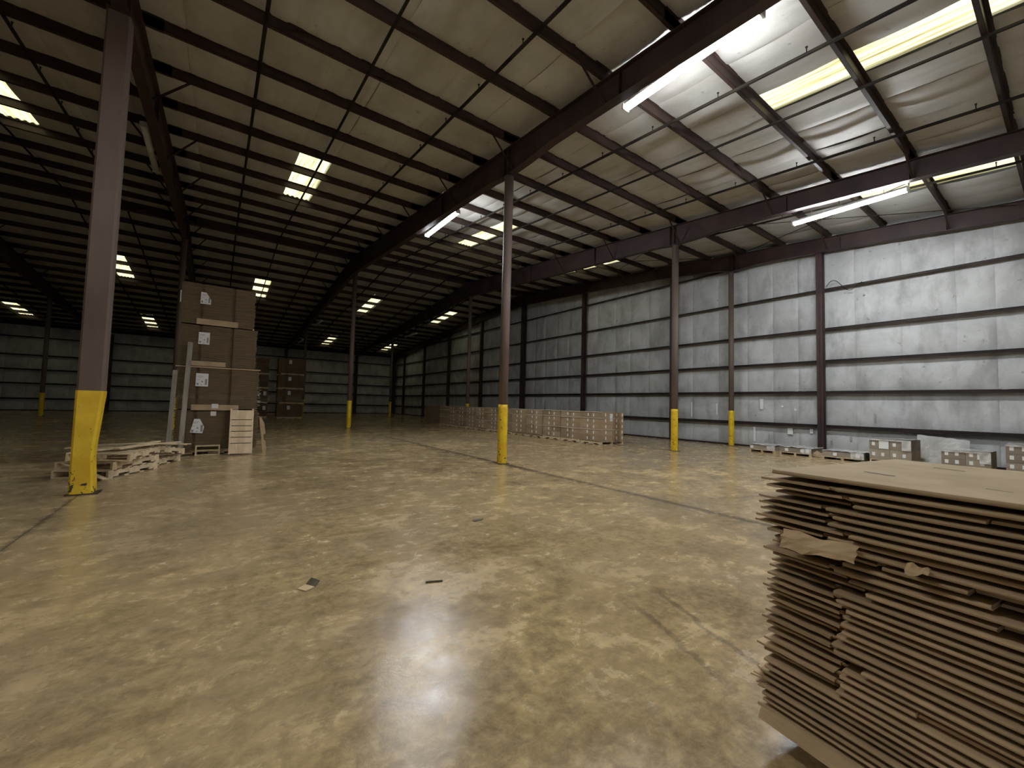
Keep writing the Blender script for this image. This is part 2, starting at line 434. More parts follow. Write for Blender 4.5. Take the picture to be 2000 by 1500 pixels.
for a, b in zip(cuts, cuts[1:]): obj('insulation_strip', wall_strip('x', a, b, zr(a)+.22, zr(b)+.22), 'wall_vinyl', wr_, fix=False)
wf = struct('wall_far', MB().box(XL-.3, XR+.3, Y1+.05, Y1+.2, -.2, zr(Y1)+.25), 'deck', 'dim white insulated eave wall at the far end')
n = 34
for k in range(n):
    a = XL+(XR-XL)*k/n; b = XL+(XR-XL)*(k+1)/n
    obj('insulation_strip', wall_strip('y', a, b, zr(Y1)+.2, zr(Y1)+.2), 'wall_vinyl', wf, fix=False)
wl = struct('wall_left', MB().prism([(Y0-.4, -.2), (Y1+.4, -.2), (Y1+.4, zr(Y1)+.25), (YR, zr(YR)+.25), (Y0-.4, zr(Y0)+.25)], 'x', XL-.2, XL-.05), 'wall_vinyl', 'left end wall')
wbm = MB().box(XL-.3, DX0, Y0-.2, Y0-.05, -.2, zr(Y0)+.25); wbm.box(DX1, XR+.3, Y0-.2, Y0-.05, -.2, zr(Y0)+.25); wbm.box(DX0, DX1, Y0-.2, Y0-.05, DH, zr(Y0)+.25)
wb = struct('wall_back', wbm, 'wall_vinyl', 'near eave wall with a door opening added to let daylight in')
dm = MB().box(DX0-.12, DX0, Y0-.25, Y0, 0, DH+.12); dm.box(DX1, DX1+.12, Y0-.25, Y0, 0, DH+.12); dm.box(DX0, DX1, Y0-.25, Y0, DH, DH+.12)
struct('added_door_1', dm, 'steel', 'frame of the added unseen door in the near eave wall')  # unseen door, put in only to admit daylight
struct('ground', MB().box(XL-12, XR+12, Y0-26, Y0-.3, -.4, -.02), 'joint', 'ground slab added outside the unseen door against light from below')  # added slab, keeps sky light from coming up below the opening

def zsec(mb, axis, c, a, b, z, flip=1):
    # Z girt: web and two flanges, running along axis; c = face coordinate nearest the insulation
    d = .2*flip
    for lo, hi, z0, z1 in ((c-d, c, z-.004, z+.004), (c-d, c-d+.007*flip, z-.06, z+.004), (c-.007*flip, c, z-.004, z+.06)):
        lo, hi = min(lo, hi), max(lo, hi)
        mb.box(lo, hi, a, b, z0, z1) if axis == 'y' else mb.box(a, b, lo, hi, z0, z1)
    return mb
POSTS = [5.66, 11.75, 17.8, YR-.1, 29.8, 35.8, 41.6, 47.4]
pb = [Y0] + POSTS + [Y1-.1]
for z in GZ:
    for a, b in zip(pb, pb[1:]):
        if z > zr((a+b)/2)-.75 and z > 7: 
            lim = YR-(9.647-.75-z)/SL
            if b < lim or a > 2*YR-lim: continue
        obj('girt', zsec(MB(), 'y', XR-.02, a, b, z), 'girt', wr_)
def hpost(mb, x0, x1, y0, y1, z0, z1, along='y'):
    # H section; flanges perpendicular to x (wall along y) 
    if along == 'y':
        mb.box(x0, x0+.014, y0, y1, z0, z1); mb.box(x1-.014, x1, y0, y1, z0, z1); mb.box(x0, x1, (y0+y1)/2-.005, (y0+y1)/2+.005, z0, z1)
    else:
        mb.box(x0, x1, y0, y0+.014, z0, z1); mb.box(x0, x1, y1-.014, y1, z0, z1); mb.box((x0+x1)/2-.005, (x0+x1)/2+.005, y0, y1, z0, z1)
    return mb
for y in POSTS:
    w = .20 if y != POSTS[3] else .34
    obj('wall_post', hpost(MB(), XR-.47, XR-.23, y-w/2, y+w/2, 0, zr(y)-.4), 'steel', wr_)
for z in GZ[:5]:
    xx = [XL] + FR + [XR-.3]
    for a, b in zip(xx, xx[1:]): obj('girt', zsec(MB(), 'x', Y1-.02, a, b, z), 'girt', wf)
for x in [-16.5, -7.9, -1.53, 5.98, 13.46, XR-.35]:
    obj('wall_post', hpost(MB(), x-.13, x+.13, Y1-.75, Y1-.24, 0, zr(Y1)-.3, 'x'), 'steel', wf)
obj('eave_strut', MB().box(XL, XR-.3, Y1-.3, Y1-.1, zr(Y1)-.12, zr(Y1)+.1), 'girt', wf)
for (y, z, w, h, mt) in ((4.22, 1.37, .05, .28, 'galv'), (4.88, .62, .06, .20, 'galv'), (6.78, .75, .18, .24, 'white'), (6.07, .80, .10, .18, 'white'), (7.55, .43, .03, .30, 'galv'), (7.82, 1.80, .12, .42, 'white'), (7.05, 1.72, .08, .06, 'white'),
                         (6.6, 1.6, .05, .08, 'white'), (4.45, 5.7, .05, .05, 'galv'), (20.0, 1.75, .03, .32, 'galv'), (5.45, .42, .06, .16, 'galv'), (8.1, .55, .08, .6, 'white'), (9.7, 1.55, .06, .5, 'white'), (10.9, 1.5, .05, .7, 'white')):
    obj('wall_patch', MB().box(XR-.10, XR-.086, y-w/2, y+w/2, z-h/2, z+h/2), mt, wr_)
# plain post and wall base strips
obj('base_angle', MB().box(XR-.09, XR-.03, Y0, Y1, 0, .07), 'girt', wr_)
obj('base_angle', MB().box(XL, XR-.1, Y1-.09, Y1-.03, 0, .07), 'girt', wf)

# ------------------------------------------------------------------ rafters
def depth_main(y):
    d = abs(y-YR); P = [(0, .98), (3, .93), (9, .84), (12.6, .74), (14.6, .70), (15.3, .74), (16.2, .68), (17.2, .57), (20, .52), (23, .48), (27.4, .5)]
    return interp(P, d)
def depth_end(y):
    d = abs(y-YR); P = [(0, .80), (6, .62), (11.5, .50), (14, .54), (15.2, .74), (16.4, .56), (20, .50), (27.4, .5)]
    return interp(P, d)
def interp(P, d):
    for (a, va), (b, vb) in zip(P, P[1:]):
        if d <= b: return va+(vb-va)*(d-a)/(b-a)
    return P[-1][1]
yk = sorted(set([Y0+.05, -1, 2, 4, 6, 7, 7.9, 8.8, 9.5, 11.5, 13, 15, 17, 19, 21, YR, 27, 30, 33, 35, 37, 38.6, 39.4, 40.2, 41, 44, 47, Y1-.3]))
def rafter(x, label, dep, skip_brace=False):
    t = thing('roof_rafter', label, 'steel beam', (x, 0, 0))
    top = [(y, zr(y)-.001) for y in yk]; bot = [(y, zr(y)-dep(y)) for y in yk]
    web = MB().prism([(y, z-.01) for y, z in top] + [(y, z+.01) for y, z in bot][::-1], 'x', -.006, .006); obj('web', web, 'steel', t)
    for nm, line, s in (('flange', top, -1), ('flange', bot, 1)):
        mb = MB()
        for (ya, za), (yb, zb) in zip(line, line[1:]):
            h = .014*s
            z4 = (za, za, zb, zb)
            lo = [(-.1, ya, za), (.1, ya, za), (.1, yb, zb), (-.1, yb, zb)]; hi = [(px, py, pz+h) for px, py, pz in lo]
            mb.hexa(lo+hi if s > 0 else hi+lo)
        obj(nm, mb, 'steel', t)
    for y in (2.35, 5.0, 8.68, 8.85, 12.6, 17.2, YR, 30.9, 38.8, 45):
        obj('stiffener', MB().box(-.09, .09, y-.006, y+.006, zr(y)-dep(y)+.012, zr(y)-.012), 'steel', t)
    if not skip_brace:
        for k, y in enumerate(PY):
            if k % 2 == 0 or y < 0: continue
            for sg in (-1, 1):
                if x > 17 and sg > 0: continue
                b = MB(); p = (sg*.06, y, zr(y)-dep(y)+.03); q = (sg*.72, y+.02, zr(y)+.03)
                b.bar(p, q, .05, .006); b.bar(p, q, .006, .05)
                obj('flange_brace', b, 'purlin', t)
    return t
RL = {-16.5: 'dark tapered roof rafter, outermost in the unlit left of the hall', -9.02: 'dark tapered roof rafter left of the near yellow based column',
      -1.53: 'dark tapered roof rafter carried by the near column on the left', 5.98: 'long tapered roof rafter across the picture above the middle yellow based column',
      13.46: 'tapered roof rafter over the column near the long row of cartons', XE: 'dark tapered roof rafter tight against the white right wall'}
for x in FR: rafter(x, RL[x], depth_main)
rafter(XE, RL[XE], depth_end)

# ------------------------------------------------------------------ columns
def column(x, y, r, label, top, dent=False, n=20, yel=1.5):
    t = thing('support_column', label, 'column', (x, y, 0))
    mb = MB(); mb.smooth = True; mb.tube([(0, 0, .015), (0, 0, top)], r, n); sh = obj('shaft', mb, 'shaft', t)
    mb = MB(); mb.smooth = True
    zs = [.016] + [yel*k/14 for k in range(1, 15)]; rings = []
    vs = []; fs = []
    for z in zs:
        for k in range(n):
            a = 2*PI*k/n; rr = r+.006; px, py = math.cos(a)*rr, math.sin(a)*rr
            vs.append((px, py, z))
    for i in range(len(zs)-1):
        for k in range(n): fs.append((i*n+k, i*n+(k+1) % n, (i+1)*n+(k+1) % n, (i+1)*n+k))
    fs.append(tuple((len(zs)-1)*n+k for k in range(n)))
    mb.add(vs, fs); pb_ = obj('painted_base', mb, 'yellow', t)
    tag(pb_, 'chipped yellow painted lower part')
    obj('base_plate', MB().box(-r-.03, r+.03, -r-.03, r+.03, 0, .012), 'steel', t)
    obj('cap_plate', MB().box(-.11, .11, -r-.06, r+.06, top, top+.018), 'steel', t)
    return t
def h_column(x, y, label, top, yel=1.55):
    # heavier boxed column, the lower right edge dented inwards
    t = thing('support_column', label, 'column', (x, y, 0))
    w, d = .148, .13
    def prof(z, e):
        k = 0 if z >= 1.5 else (1.5-z)/.8 if z > .7 else 1 if z > .5 else .45+.55*z/.5
        x1 = w+e-.062*k; c = .028
        return [(-w-e+c, -d-e), (x1-c, -d-e), (x1, -d-e+c), (x1, d+e-c), (x1-c, d+e), (-w-e+c, d+e), (-w-e, d+e-c), (-w-e, -d-e+c)]
    for nm, zs, e, mat in (('shaft', [.015, .2, .35, .5, .62, .75, .9, 1.1, 1.34, 1.5, top], 0, 'shaft'), ('painted_base', [.016, .12, .25, .4, .52, .62, .75, .9, 1.05, 1.2, 1.34, 1.48, yel], .005, 'yellow')):
        mb = MB(); vs = []; fs = []; n = 8
        for z in zs: vs += [(px, py, z) for px, py in prof(z, e)]
        for i in range(len(zs)-1):
            for k in range(n): fs.append((i*n+k, i*n+(k+1) % n, (i+1)*n+(k+1) % n, (i+1)*n+k))
        fs.append(tuple((len(zs)-1)*n+k for k in range(n)))
        o = obj(nm, mb.add(vs, fs), mat, t)
        if nm == 'painted_base': tag(o, 'yellow painted lower part, dented on its right side')
    obj('base_plate', MB().box(-.18, .18, -.16, .16, 0, .012), 'steel', t)
    obj('cap_plate', MB().box(-.15, .15, -.2, .2, top, top+.02), 'steel', t)
    return t
def ct(y, dep=depth_main): return zr(y)-dep(y)-.02
h_column(-1.55, 8.86, 'thick brown column with dented yellow base beside the broken pallets', ct(8.86))
column(5.99, 8.72, .118, 'brown pipe column with yellow base in the middle of the floor', ct(8.72))
column(13.46, 8.66, .115, 'brown pipe column with yellow base right of the row of cartons', ct(8.66))
column(XE+.02, 8.9, .105, 'brown pipe column with yellow base standing against the white right wall', ct(8.9, depth_end))
column(6.0, 23.75, .118, 'thin far column with yellow base between tall cardboard and carton row', ct(23.75))
column(13.46, 23.75, .115, 'brown column rising behind the long row of cartons', ct(23.75))
column(13.46, 38.6, .115, 'farthest yellow based column, near the far right corner of the hall', ct(38.6))
column(5.98, 38.8, .115, 'dim column right beside the dark distant cardboard stack', ct(38.8))
column(-9.02, 38.8, .115, 'dim column with yellow base in the dark left background', ct(38.8))
column(-1.53, 23.75, .115, 'column hidden behind the tall cardboard tower', ct(23.75))

# ------------------------------------------------------------------ fluorescent fixtures
def fixture(x, y, z, lit, label, slope):
    t = thing('fluorescent_light', label, 'ceiling light', (x, y, z)); t.rotation_euler = (0, 0, 0)
    L = 1.26
    hb = MB().prism([(-.06, .0), (.06, .0), (.075, .02), (.04, .085), (-.04, .085), (-.075, .02)], 'y', -L, L); obj('housing', hb, 'white_metal', t)
    lens = MB(); lens.smooth = True
    lens.prism([(.082, .004), (.075, -.03), (.045, -.055), (0, -.062), (-.045, -.055), (-.075, -.03), (-.082, .004)], 'y', -L+.02, L-.02)
    obj('lens', lens, 'lamp_dim' if lit == 2 else 'lamp' if lit else 'white_metal', t)
    for s in (-1, 1):
        obj('end_cap', MB().box(-.085, .085, s*L-.02, s*L+.02, -.06, .06), 'white_metal', t)
        obj('hanger', MB().tube([(0, s*.8, .085), (0, s*.8, .24)], .006, 6), 'galv', t)
    return t
fixture(6.31, 3.92, 7.45, True, 'lit fluorescent strip light, the largest, at upper right', SL)
fixture(6.31, 13.45, 7.97, True, 'lit fluorescent strip light under the middle rafter, left of the middle column', SL)
fixture(13.78, 3.7, 7.14, True, 'lit fluorescent strip light under the rafter nearest the right wall', SL)
fixture(-1.25, 3.9, 7.20, 2, 'dimmer strip light inferred out of view, on the rafter of the near left column', SL)
fixture(-1.78, 14.6, 8.15, False, 'unlit white strip light beside the rafter of the near left column', SL)
fixture(6.27, 35.2, 7.55, False, 'unlit strip light under the middle rafter just past the ridge', -SL)
fixture(6.27, 43.6, 7.03, False, 'unlit strip light under the middle rafter close to the far wall', -SL)
fixture(13.76, 34.8, 7.45, False, 'unlit strip light on the rafter toward the far right corner', -SL)

# ------------------------------------------------------------------ sprinkler pipes
SP = {-11.2: 'outermost on the dark left', -3.56: 'left of the near column', .38: 'first right of the near column', 4.15: 'just left of the middle rafter', 7.95: 'just right of the middle rafter',
      11.85: 'left of the rafter near the carton row', 15.0: 'in the bay beside the right wall'}
for x, w in SP.items():
    t = thing('sprinkler_pipe', f'thin dark sprinkler pipe under the purlins, {w}', 'pipe', (x, 0, 0))
    obj('pipe', MB().tube([(0, Y0+.3, zr(Y0+.3)-.06), (0, YR, zr(YR)-.06), (0, Y1-.5, zr(Y1-.5)-.06)], .034, 8), 'pipe', t)
    for y in PY:
        if y < .1: continue
        yy = y+.35; hb = MB().tube([(0, yy, zr(yy)-.05), (0, yy, zr(yy)+.07)], .010, 6); hb.box(-.016, .016, yy-.016, yy+.016, zr(yy)+.055, zr(yy)+.075)
        obj('sprinkler_head', hb, 'pipe', t)
# cable left on a girt of the right wall
wt = MB(); pts = []
for i in range(26):
    a = i/25; yv = 5.5-1.05*a; pts.append((XR-.27-.02*math.sin(a*9), yv, 6.17+.24*math.sin(a*PI*2.2)*(1-a*.4) - .12*a))
wt.tube(pts, .012, 6); tag(obj('cable', wt, 'wire'), 'loose black cable looped over a girt high on the right wall', 'cable')

# ------------------------------------------------------------------ pallets
def pallet(label, loc, rz=0, L=1.2, W=1.0, h=.13, boards=7, mat='wood', group=None, rot=None, notch=True):
    """stringers run along local x (length L), deck boards across (width W)"""
    t = thing('pallet', label, 'pallet', loc, rz, group)
    if rot: t.rotation_euler = rot
    bt = .018; a = L/2
    if notch: pr = [(-a, bt), (-a*.62, bt), (-a*.62, bt+.04), (-a*.22, bt+.04), (-a*.22, bt), (a*.22, bt), (a*.22, bt+.04), (a*.62, bt+.04), (a*.62, bt), (a, bt), (a, h-bt), (-a, h-bt)]
    else: pr = [(-a, bt), (a, bt), (a, h-bt), (-a, h-bt)]
    for yy in (-W/2+.02, 0, W/2-.02): obj('stringer', MB().prism(pr, 'y', yy-.019, yy+.019), mat, t)
    me = None
    for k in range(boards):
        xx = -a+.05+(L-.1)*k/(boards-1); w = .05 if 0 < k < boards-1 else .06
        if me is None: me = MB().box(-.052, .052, -W/2, W/2, 0, bt).mesh('deck_board', mat)
        obj('deck_board', me, None, t, (xx+(0 if 0 < k < boards-1 else 0), random.uniform(-.008, .008), h-bt))
    for k in range(4):
        xx = -a+.05+(L-.1)*k/3
        obj('bottom_board', me, None, t, (xx, 0, 0))
    return t

# ------------------------------------------------------------------ foreground stack of flattened cartons
A1 = math.atan2(-.985, -.14)          # direction of the front edge (u)
ST = (2.10, .915)
stack_rz = A1
def sheet(i, z, nfromtop):
    """local u = x (along the front edge), local v = y (into the stack)"""
    U, V = 1.45, 1.30
    rec = random.choice((.015, .02, .03, .045, .06)) if i < 34 else .0
    nu = 10; th = .0155
    droop = random.uniform(-.0015, .0015); ph = z*3
    slot = .305+random.uniform(-.022, .022); sv = .27
    if 3 < nfromtop < 28 and random.random() < .12: slot += random.uniform(.05, .12)
    def wz(u, v): return .0025*math.sin(3.1*u+ph)*(1+v) + droop*u + .004*math.sin(2*u+z*5)
    mb = MB()
    def slab(u0, u1, v0, v1, z0, z1, rounded, n=6):
        h = z1-z0
        prof = [(v0+.007, z0), (v0+.001, z0+h*.25), (v0, z0+h*.55), (v0+.003, z1-.002), (v0+.009, z1)] if rounded else [(v0, z0), (v0, z1)]
        prof = prof + [(v1, z1), (v1, z0)]
        k = len(prof); rows = []
        for q in range(n+1):
            u = u0+(u1-u0)*q/n
            jag = 0 if rounded else random.uniform(-.004, .004)
            rows.append([(u+(random.uniform(-.003, .003) if q in (0, n) else 0), v+(jag if j < 2 else 0), zz+wz(u, v)) for j, (v, zz) in enumerate(prof)])
        vs = [p for r in rows for p in r]; fs = []
        for q in range(n):
            for j in range(k): fs.append((q*k+j, q*k+(j+1) % k, (q+1)*k+(j+1) % k, (q+1)*k+j))
        fs.append(tuple(range(k))[::-1]); fs.append(tuple(n*k+j for j in range(k))); mb.add(vs, fs)
    if nfromtop == 0:
        slab(0, .86, 0, V, 0, .02, True); slab(.865, U, .035, V, .004, .02, False)
    elif nfromtop > 28:
        slab(0, U, 0, V, 0, th, True, 10)
    else:
        lip = random.uniform(.0, .03)
        slab(-lip*.6, slot-.026, rec, sv, .003, .0125, False)
        uc = .62+.1*random.random() if nfromtop in (10, 11, 13) else U if random.random() > .12 else random.uniform(.5, 1.0)
        slab(slot, uc, 0, sv, 0, th, True, 8)
        if uc < U: slab(uc+.006, U, random.uniform(.05, .09) if nfromtop in (10, 11, 13) else random.uniform(.012, .03), sv, .002, th-.002, False, 5)
        slab(0, U, sv, V, 0, th, False)
        # frayed web left in the slot
        mb.tube([(slot-.03, rec+.02, .008), (slot-.005, rec+.035, .006+random.uniform(-.01, .004)), (slot+.01, .05, .008)], [.007, .010, .006], 5)
    a = random.uniform(-.010, .010); du, dv = random.uniform(-.012, .022), random.uniform(-.010, .010)
    if nfromtop == 0: a, du, dv = 0, .02, .0
    if 3 < nfromtop < 9: du -= .02+.004*nfromtop
    if 9 <= nfromtop < 11: du += .02
    ordn = lambda k: f"{k}{'th' if 10 <= k % 100 <= 20 else {1: 'st', 2: 'nd', 3: 'rd'}.get(k % 10, 'th')}"
    lb = 'flattened brown carton lying on top of the foreground stack' if nfromtop == 0 else f'flattened brown carton, {ordn(nfromtop+1)} sheet down from the top of the foreground stack'
    o = obj('flattened_carton', mb, 'sheet_top' if nfromtop == 0 else 'sheet'); tag(o, lb, 'cardboard sheet', 'flattened cartons in the foreground stack')
    e1 = Vector((math.cos(A1), math.sin(A1), 0)); e2 = Vector((-math.sin(A1), math.cos(A1), 0))
    p = Vector((ST[0], ST[1], z)) + e1*du + e2*dv + e2*(.10*(z-.14)*.0)
    lean = .085*(z-.14)/1.1
    p += e2*lean
    o.location = p; o.rotation_euler = (0, 0, A1+a)
    return o
NS = 37; z = .140; zs = []
for i in range(NS):
    zs.append(z); z += .0295 if i < NS-2 else .034
top_shift = 1.215-zs[-1]
sheets = []
for i, zz in enumerate(zs): sheets.append(sheet(i, zz + (random.uniform(0, .001) if i else 0), NS-1-i))
for (ua, va, ub, vb) in ((.22, .36, .34, .33), (.28, .95, .40, .92), (.62, .30, .80, .27), (.86, .12, 1.1, .10)):
    obj('slot_shade_strip', MB().bar((ua, va, .0215), (ub, vb, .0215), .010, .0012), 'scrap', sheets[-1])  # dark strips laid on the sheet imitate the shade inside hand cuts
# torn flap hanging from one sheet, its own part
def crumple(poly_u, poly_z, v0, n=9, mrows=5, amp=.012):
    rows = []
    for j in range(mrows+1):
        row = []
        for i in range(n+1):
            s = i/n; t = j/mrows
            u = poly_u[0]+(poly_u[1]-poly_u[0])*s + random.uniform(-.005, .005)*(1 if i in (0, n) else .3)
            zt = poly_z[1]+.006*math.sin(s*9)+random.uniform(-.004, .004); zb = poly_z[0]+.010*math.sin(s*5+3.6)+random.uniform(-.005, .005)
            row.append((u, v0-.008*math.sin(PI*t)+random.uniform(-amp, amp)*.4 - .035*(1-t), zb+(zt-zb)*t))
        rows.append(row)
    mb = MB(); k = len(rows[0]); fr = [p for r in rows for p in r]; bk = [(p[0], p[1]+.004, p[2]) for p in fr]
    mb.add(fr, [(i*k+j, i*k+j+1, (i+1)*k+j+1, (i+1)*k+j) for i in range(len(rows)-1) for j in range(k-1)])
    mb.add(bk, [(i*k+j+1, i*k+j, (i+1)*k+j, (i+1)*k+j+1) for i in range(len(rows)-1) for j in range(k-1)])
    mb.smooth = False; return mb
fs_ = sheets[NS-1-9]
tag(obj('torn_flap', crumple((.075, .355), (-.034, .034), -.012), 'torn', fs_, fix=False), 'torn tan flap hanging over the edge')
tag(obj('torn_flap', crumple((.50, .565), (.002, .024), -.006, 5, 3, .004), 'torn', fs_, fix=False), 'small torn tongue of cardboard')
b0 = sheets[0]
mb = MB(); rows = []
for j in range(4):
    rows.append([(.02+1.4*i/12, -.004-.026*(j/3)+.004*math.sin(i*1.3), .014-.044*(j/3)+.006*math.sin(i*.9+j)) for i in range(13)])
k = 13; fr = [p for r in rows for p in r]; bk = [(p[0], p[1]+.006, p[2]) for p in fr]
mb.add(fr, [(i*k+j, i*k+j+1, (i+1)*k+j+1, (i+1)*k+j) for i in range(3) for j in range(12)]); mb.add(bk, [(i*k+j+1, i*k+j, (i+1)*k+j, (i+1)*k+j+1) for i in range(3) for j in range(12)])
tag(obj('hanging_flap', mb, 'sheet', b0, fix=False), 'drooping bottom flap')
for q, (i, du) in enumerate(((4, -.02), (5, -.03), (3, -.015))):
    cb = MB()
    for _ in range(5):
        c = Vector((-.005+random.uniform(-.03, .01), .03+random.uniform(-.02, .03), random.uniform(.0, .012)))
        d = Vector((random.uniform(-.03, .03), random.uniform(-.02, .02), random.uniform(-.009, .009)))
        cb.bar(c-d, c+d, .03, .006)
    tag(obj('crushed_corner', cb, 'torn', sheets[i], fix=False), 'crushed pale corner')
e1 = Vector((math.cos(A1), math.sin(A1), 0)); e2 = Vector((-math.sin(A1), math.cos(A1), 0))
pc = Vector((ST[0], ST[1], 0)) + e1*.75 + e2*.74
pallet('wooden pallet under the foreground stack of flattened cartons', (pc.x, pc.y, 0), A1, 1.15, 1.0, .138)

# ------------------------------------------------------------------ long row of cartons on pallets
RX0, RX1, RY, PITCH = 12.37, 13.68, 11.12, 1.205
NP = 14; CL, CH = .588, .232
cm = MB().box(0, .64, 0, CL, 0, CH-.003).mesh('carton', 'carton'); fixn(cm)
lm = MB().box(-.004, .0005, 0, .06, 0, .12).mesh('label', 'white'); fixn(lm)
ln = MB().box(0, .06, -.004, .0005, 0, .12).mesh('label', 'white'); fixn(ln)
rowp = None
ordw = ['nearest', '2nd', '3rd', '4th', '5th', '6th', '7th', '8th', '9th', '10th', '11th', '12th', '13th', '14th', '15th']
layer_w = ['bottom', '2nd', '3rd', '4th', 'top']
for p in range(NP):
    ya = RY + p*PITCH
    lab = f'wooden pallet under the {ordw[p]} stack of the long carton row'
    pos = ((RX0+RX1)/2, ya+PITCH/2-.008, 0)
    half = p == 10
    if half: pallet(lab, (RX0+.32, pos[1], 0), PI/2, 1.17, .62, .14, 7)
    elif rowp is None: rowp = pallet(lab, pos, PI/2, 1.17, 1.27, .14, 7)
    else: dup(rowp, pos, PI/2, lab)
    dxp = random.uniform(-.03, .03) if p else 0
    for lay in range(5):
        for c in range(2):
            o = obj('carton', cm, None, None, (RX0+dxp+random.uniform(-.006, .006), ya+c*(CL+.006)+random.uniform(0, .004), .14+lay*CH))
            tag(o, f"brown carton, {layer_w[lay]} layer, {'near' if c == 0 else 'far'} half of the {ordw[p]} stack in the carton row", 'carton', 'cartons of the long row')
            if p < 11:
                l = obj('label', lm, None, o, (0, (CL-.20 if c == 0 else .13)+random.uniform(-.02, .02), .055+random.uniform(-.015, .015)))
            if not half:
                o2 = obj('carton', cm, None, None, (RX0+dxp+.65+random.uniform(0, .004), ya+c*(CL+.006), .14+lay*CH))
                tag(o2, f"brown carton at the back, {layer_w[lay]} layer, {'near' if c == 0 else 'far'} half of row stack {ordw[p]}", 'carton', 'cartons of the long row')
                if p == 0 and c == 0:
                    obj('label', ln, None, o2, (.20+random.uniform(-.02, .02), 0, .07)); obj('label', ln, None, o2, (.54, 0, .07))
            if p == 0 and c == 0: obj('label', ln, None, o, (.20+random.uniform(-.02, .02), 0, .07))
            if p == 0 and c == 0 and lay == 4:
                obj('shipping_label', MB().box(.47, .64, -.006, -.001, -.12, .17), 'label', o)
    # rolled film edges around each stack, their glints put in as pale colour
    t = thing('stretch_film', f'rolled clear film bands around the {ordw[p]} stack of the carton row', 'plastic wrap', (RX0, ya, 0))
    for zb in (.14+CH*4-.01, .14+CH*2-.005, .14+CH*5+.004):
        if zb > 1.29 and p > 11: pass
        y_a, y_b = -.004, 2*CL+.012; w = []
        for i in range(7):
            w.append((-.016, y_a+(y_b-y_a)*i/6, zb+random.uniform(-.008, .008)))
        path = ([(1.0, y_a-.012, zb), (.5, y_a-.012, zb+.006), (-.01, y_a-.012, zb)] if p == 0 and zb < 1.29 else []) + w
        obj('film_band', MB().tube(path, .010 if p < 11 else .014, 5), 'rope', t)
    if p > 9:
        fm = MB(); rows = []
        for j in range(7):
            rows.append([(-.03-random.uniform(0, .018), -.01+1.2*i/10, .12+j*.2) for i in range(11)])
        fm.grid(rows)
        if p > 11: obj('film_skin', fm, 'bundle', t, fix=False)

# ------------------------------------------------------------------ the tall tower of cardboard bundles
def bundle(name_label, x0, x1, y0, y1, z0, z1, slots, rag=.012, mat='bundle', group=None, layers=38, label_at=None, lab_sz=(.24, .31)):
    cx, cy = (x0+x1)/2, (y0+y1)/2
    t = thing('cardboard_bundle', name_label, 'cardboard bundle', (cx, cy, z0), 0, group)
    mb = MB(); h = (z1-z0)/layers; cuts = [x0] + [c for sl in slots for c in (sl-.036, sl+.036)] + [x1]
    for k in range(layers):
        za, zb = k*h, k*h+h*.72
        j = random.uniform(-rag, rag)*.5; ex = random.uniform(-rag, rag)
        for i in range(0, len(cuts), 2):
            a, b = cuts[i]-cx, cuts[i+1]-cx
            if i == 0: a += ex
            if i == len(cuts)-2: b += ex+random.uniform(-rag, rag)
            mb.box(a, b, y0-cy+j, y0-cy+.056, za, zb)
        mb.box(x0-cx+.02, x1-cx-.02, y0-cy+.055, y1-cy, za, zb)
    o = obj('sheets', mb, mat, t); tag(o, None, None, None, 'stuff')
    return t
TY = 13.35
tw = []
tower = [(-.83, .965, .14, 1.165, 'bottom bundle of the tall cardboard tower, with a white tag and a leaning pallet'), (-.83, .93, 1.20, 2.27, 'second bundle from the floor in the tall cardboard tower'),
         (-.83, .84, 2.31, 3.37, 'third bundle from the floor in the tall cardboard tower'), (-.845, .76, 3.40, 4.46, 'topmost bundle of the tall cardboard tower')]
for k, (a, b, za, zb, l) in enumerate(tower):
    tw.append(bundle(l+' of folded brown sheets' if k else l, a, b, TY+(.06 if k > 1 else 0), TY+1.25, za, zb, (-.42, .27), .014 if k else .02, 'bundle', None, 38))
def on_bundle(t, name, x0, x1, z0, z1, yf, mat, label=None, th=.006, poly=None):
    c = t.location
    mb = MB().box(x0-c.x, x1-c.x, yf-c.y-th, yf-c.y, z0-c.z, z1-c.z) if poly is None else MB().prism([(px-c.x, pz-c.z) for px, pz in poly], 'y', yf-c.y-th, yf-c.y)
    o = obj(name, mb, mat, t); return tag(o, label) if label else o
LF = TY-.022; LF2 = TY+.04
on_bundle(tw[3], 'label', 0, 0, 0, 0, LF2, 'label', 'white tag with a torn corner', poly=[(-.46, 3.93), (-.24, 3.93), (-.235, 4.05), (-.34, 4.23), (-.455, 4.24)])
on_bundle(tw[2], 'label', -.45, -.215, 2.87, 3.185, LF2, 'label')
on_bundle(tw[1], 'label', -.45, -.19, 1.77, 2.105, LF, 'label')
on_bundle(tw[0], 'label', 0, 0, 0, 0, LF, 'label', 'white tag with a torn folded top', poly=[(-.50, .585), (-.245, .56), (-.215, .72), (-.31, .93), (-.43, .93)])
on_bundle(tw[1], 'small_label', -.085, .055, 1.205, 1.325, LF-.03, 'white')
on_bundle(tw[0], 'small_label', -.10, .02, 1.01, 1.13, LF, 'white')
on_bundle(tw[3], 'label', -.87, -.85, 3.9, 4.2, TY-.01, 'white')
on_bundle(tw[2], 'pad', -.51, .385, 3.385, 3.535, LF2-.01, 'pad', 'lighter tan pad folded over the front', .02)
on_bundle(tw[2], 'pad', -.56, .16, 2.30, 2.42, LF-.005, 'pad', 'lighter tan pad folded over the front', .02)
on_bundle(tw[1], 'pad', -.51, .50, 1.16, 1.30, LF-.01, 'pad', 'lighter tan pad folded over the front', .02)
fz = MB()
